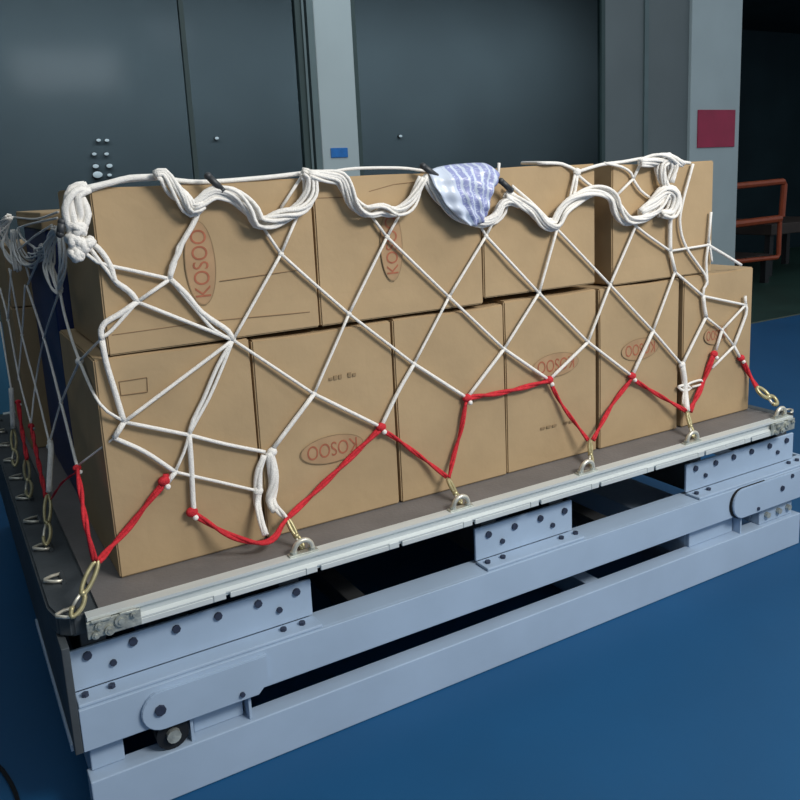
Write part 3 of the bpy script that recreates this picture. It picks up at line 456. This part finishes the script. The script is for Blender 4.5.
# lower layer, front row
low = [
 ((.107, .503, YB, .73, .001, H), 'kraft carton with printed rectangle, lower layer, front left corner of the load', (), (), (((.162, .511), (.230, .511), (.228, .474), (.163, .476), (.162, .511)),)),
 ((.509, .938, YB + .002, .78, .001, .566), 'kraft carton with upside-down red oval logo, second from left in the lower layer', ((.726, .219, 180),), ((.775, .428, .09, .016, 6),), ()),
 ((.944, 1.347, YB, .78, .001, .568), 'plain kraft carton without print, third from left in the lower layer', (), (), ()),
 ((1.352, 1.745, YB + .003, .78, .001, .575), 'kraft carton with oval logo behind the rope, fourth from left in the lower layer', ((1.563, .338, 180),), ((1.57, .130, .15, .012, 6),), ()),
 ((1.757, 2.150, YB + .001, .78, .001, .572), 'kraft carton with faint oval logo, fifth from left in the lower layer', ((1.953, .336, 180, .092, .040),), (), ()),
 ((2.172, 2.560, YB, .78, .001, .574), 'kraft carton at the right end of the lower layer, partly printed oval', ((2.352, .334, 180, .066, .037),), (), ())]
for i, (d, lb, lg, mk, cr) in enumerate(low): carton('cardboard_box', d, 10 + i, lb, lg, mk, cr)
up = [
 ((.145, .712, YB, .68, U, .985), 'large kraft carton with upright sideways logo, upper layer left, tangled in rope', ((.393, .783, 90, .108, .040),), (), (((.158, .629), (.420, .632), (.685, .623)), ((.44, .733), (.66, .741)))),
 ((.717, 1.272, YB, .52, U, .985), 'large kraft carton with sideways logo, second from left in the upper layer', ((.953, .785, 90, .104, .037),), (), (((.73, .93), (.83, .928)), ((.89, .940), (.97, .956), (1.08, .962)))),
 ((1.277, 1.740, YB + .002, .52, .594, .992), 'kraft carton right of the plastic bag in the upper layer, left of the dark gap', (), (), ()),
 ((1.815, 2.318, YB, .52, U, .985), 'kraft carton at the right end of the upper layer with a vertical fold', (), (), (((2.085, .975), (2.09, .78), (2.10, .585)),))]
for i, (d, lb, lg, mk, cr) in enumerate(up): carton('cardboard_box', d, 30 + i, lb, lg, mk, cr)
# behind: seen through the dark gap and along the left side
carton('cardboard_box', (1.30, 2.25, .74, 1.15, U, .95), 51, 'kraft carton behind the dark gap of the upper layer')
carton('cardboard_box', (1.30, 2.25, .80, 1.24, .001, .574), 52, 'kraft carton in the second row under the carton behind the gap')
bb = empty('storage_crate', (.4, 1.1, 0), 'tall dark blue crate with kraft lid on the left side behind the front cartons', 'box')
bm = bmesh.new(); box(bm, .115, .75, .80, 1.40, .001, .87, .006); obj('crate_body', bm, M_BLUEBOX, bb)
bm = bmesh.new(); box(bm, .105, .76, .79, 1.50, .872, .925, .004); obj('lid', bm, M_CARD, bb)
carton('cardboard_box', (.046, .75, 1.52, 2.16, .001, .56), 61, 'kraft carton at the far left corner of the pallet, bottom')
carton('cardboard_box', (.048, .75, 1.53, 2.12, .564, .80), 62, 'kraft carton on top of the far left corner carton')

# ---------------------------------------------------------------- cargo net
net = empty('cargo_net', (1.3, .1, 0), 'white rope cargo net with red webbing straps hooked over the cartons', 'net')
bm = bmesh.new()
for r, pts in D['net_front'] + D['net_left']:
    tube(bm, catmull(pts, .02), r * .86, 8)
for q in D['knots'] + D['knots_left']: ball(bm, q[1:], q[0] * .86, (1.1, .8, 1))
obj('netting', bm, M_ROPE, net, True)
for n, sp, r, tw, pts in D['bundles'] + [b for b in D['bundles_left']]:
    bm = bmesh.new(); strands(bm, pts, n + 3, sp * 1.12, r * .68, tw * 1.4); obj('rope_bundle', bm, M_ROPE, net, True)
for n, sp, r, tw, pts in D['braids']:
    bm = bmesh.new(); strands(bm, pts, n, sp, r, tw); obj('spliced_end', bm, M_ROPE, net, True)
bm = bmesh.new()
for n, sp, r, tw, pts in D['corner']: strands(bm, pts, n, sp, r, tw)
for q in D['corner_knots']:
    c = Vector(q[1:]); R = q[0] * .62
    for k in range(3):
        ax = Vector((random.uniform(-1, 1), random.uniform(-.6, .6), random.uniform(-1, 1))).normalized(); u = ax.orthogonal().normalized(); w = ax.cross(u)
        tube(bm, [c + u * math.cos(t * .5236) * R + w * math.sin(t * .5236) * R for t in range(12)], .0085, 8, closed=True)
obj('corner_knot', bm, M_ROPE, net, True)
for r, pts in D['straps'] + D['straps_left']:
    bm = bmesh.new(); P = catmull(pts, .012); F = frames(P)
    q1 = [p + u * math.cos(i * .35) * r * .42 + w * math.sin(i * .35) * r * .42 for i, (p, (t, u, w)) in enumerate(zip(P, F))]
    q2 = [p - u * math.cos(i * .35) * r * .42 - w * math.sin(i * .35) * r * .42 for i, (p, (t, u, w)) in enumerate(zip(P, F))]
    tube(bm, q1, r * .62, 8); tube(bm, q2, r * .62, 8); obj('red_strap', bm, M_RED, net, True)
for q in D['wraps']:
    bm = bmesh.new(); ball(bm, q[1:], q[0], (1, .8, .85), 3)
    o = obj('red_whipping', bm, M_RED, net, True)
    bm = bmesh.new(); ball(bm, (q[1] + .006, q[2] - .008, q[3] - q[0] * .9), q[0] * .5, (1, 1, 1)); c = obj('cord_end', bm, M_ROPE, o, True); c.matrix_parent_inverse = Matrix.Identity(4)
def snap_hook(a, b, k, wmax=.011):
    a = Vector(a); b = Vector(b); d = b - a; L = d.length; t = d.normalized()
    s = Vector((1, 0, 0)); s = (s - t * s.dot(t)).normalized()
    W = min(wmax, L * .17) * k
    bm = bmesh.new()
    n = 20; loop = []
    for i in range(n):
        an = 2 * math.pi * i / n
        loop.append(a + t * (L * .30 - math.cos(an) * L * .30) + s * math.sin(an) * W * .75)
    tube(bm, loop, .0055 * k, 8, closed=True)
    cl = [a + t * L * .56 + s * W * .1, a + t * L * .64 + s * W * .7, a + t * L * .78 + s * W * .95, a + t * L * .93 + s * W * .6, b, b - s * W * .5 - t * L * .06, b - s * W * .7 - t * L * .16]
    tube(bm, catmull(cl, .006), .0058 * k, 8)
    ball(bm, a + t * L * .58, .009 * k)
    h = obj('snap_hook', bm, M_ZINC, net, True)
    bm = bmesh.new(); tube(bm, [a + t * L * .58 - s * W * .2, a + t * L * .72 - s * W * .55, b - s * W * .7 - t * L * .16], .004 * k, 8)
    g = obj('gate', bm, M_GALV, h, True); g.matrix_parent_inverse = Matrix.Identity(4)
for i, (a, b, k) in enumerate(D['hooks']): snap_hook(a, b, k, .0065 if 0 < i < 5 else .0125) if i != 5 else snap_hook(a, b, 1.35, .016)
for a, b in D['clips']:
    bm = bmesh.new(); a = Vector(a); b = Vector(b); cyl(bm, a, b, .009, 10); ball(bm, a, .010); ball(bm, b, .0095)
    obj('rope_clip', bm, M_DARKMETAL, net, True)
# printed plastic bag tucked under the ropes
rows = D['bag']; NB = 28
bm = bmesh.new(); uvl = bm.loops.layers.uv.new('UVMap'); G = []
cols = [catmull(r, .01) for r in rows]
def samp(P, t):
    x = t * (len(P) - 1); i = min(int(x), len(P) - 2); return P[i].lerp(P[i + 1], x - i)
for i in range(NB + 1):
    t = i / NB; line = catmull([samp(c_, t) for c_ in cols], .005); row = []
    for j in range(NB + 1):
        q = samp(line, j / NB).copy(); q.y -= .005 * math.sin(j * .9 + i * .25) * (.4 + t) + .003 * math.sin(i * .8 - j * .5); row.append(bm.verts.new(q))
    G.append(row)
for i in range(NB):
    for j in range(NB):
        f = bm.faces.new((G[i][j], G[i][j + 1], G[i + 1][j + 1], G[i + 1][j]))
        for lp, (a, b) in zip(f.loops, ((i, j), (i, j + 1), (i + 1, j + 1), (i + 1, j))): lp[uvl].uv = (b / NB, a / NB)
o = obj('plastic_bag', bm, M_BAG, None, True); tag(o, 'white plastic bag with rows of violet print tucked under the net ropes', 'bag')
sd = o.modifiers.new('thickness', 'SOLIDIFY'); sd.thickness = .0015

# children of parts: world coordinates are kept through the chain
for ob in list(COL.objects):
    if ob.parent and ob.parent.parent and ob.type == 'MESH': ob.matrix_parent_inverse = Matrix.Identity(4)

# ---------------------------------------------------------------- light
w = bpy.data.worlds.new('World'); scene.world = w; w.use_nodes = True
bg = w.node_tree.nodes['Background']; bg.inputs[0].default_value = (.80, .91, 1, 1); bg.inputs[1].default_value = .50
def area(name, loc, target, sx, sy, power, col):
    l = bpy.data.lights.new(name, 'AREA'); l.shape = 'RECTANGLE'; l.size = sx; l.size_y = sy; l.energy = power; l.color = col
    o = bpy.data.objects.new(name, l); COL.objects.link(o); o.location = loc
    o.rotation_euler = (Vector(target) - Vector(loc)).to_track_quat('-Z', 'Y').to_euler()
area('ceiling_light_front', (2.1, -3.1, 2.95), (1.0, .2, .1), 1.6, .7, 140, (1, .965, .91))
area('ceiling_light_right', (3.4, -1.6, 3.3), (1.2, .2, .3), .7, .5, 16, (.97, .97, 1))
area('hall_light', (2.6, 5.0, 2.6), (2.6, 6.3, 1.3), 9, .3, 85, (.85, .95, 1))  # added fill, brightens the hall wall seen through the glass
area('ceiling_light_back', (3.5, 2.6, 3.4), (4.5, 4.6, 1.2), 2.5, .6, 14, (.8, .92, 1))

# ---------------------------------------------------------------- camera
cd = bpy.data.cameras.new('Camera'); cam = bpy.data.objects.new('Camera', cd); COL.objects.link(cam)
C = D['cam']; R3 = Matrix(C['M']); cam.matrix_world = Matrix.Translation(C['pos']) @ R3.to_4x4()
cd.sensor_width = 36; cd.lens = C['f'] * 36 / 800; cd.shift_y = (C['cy'] - 400) / 800
cd.clip_start = .05
scene.camera = cam
scene.view_settings.view_transform = 'Standard'; scene.view_settings.look = 'None'
scene.view_settings.exposure = 0; scene.view_settings.gamma = 1
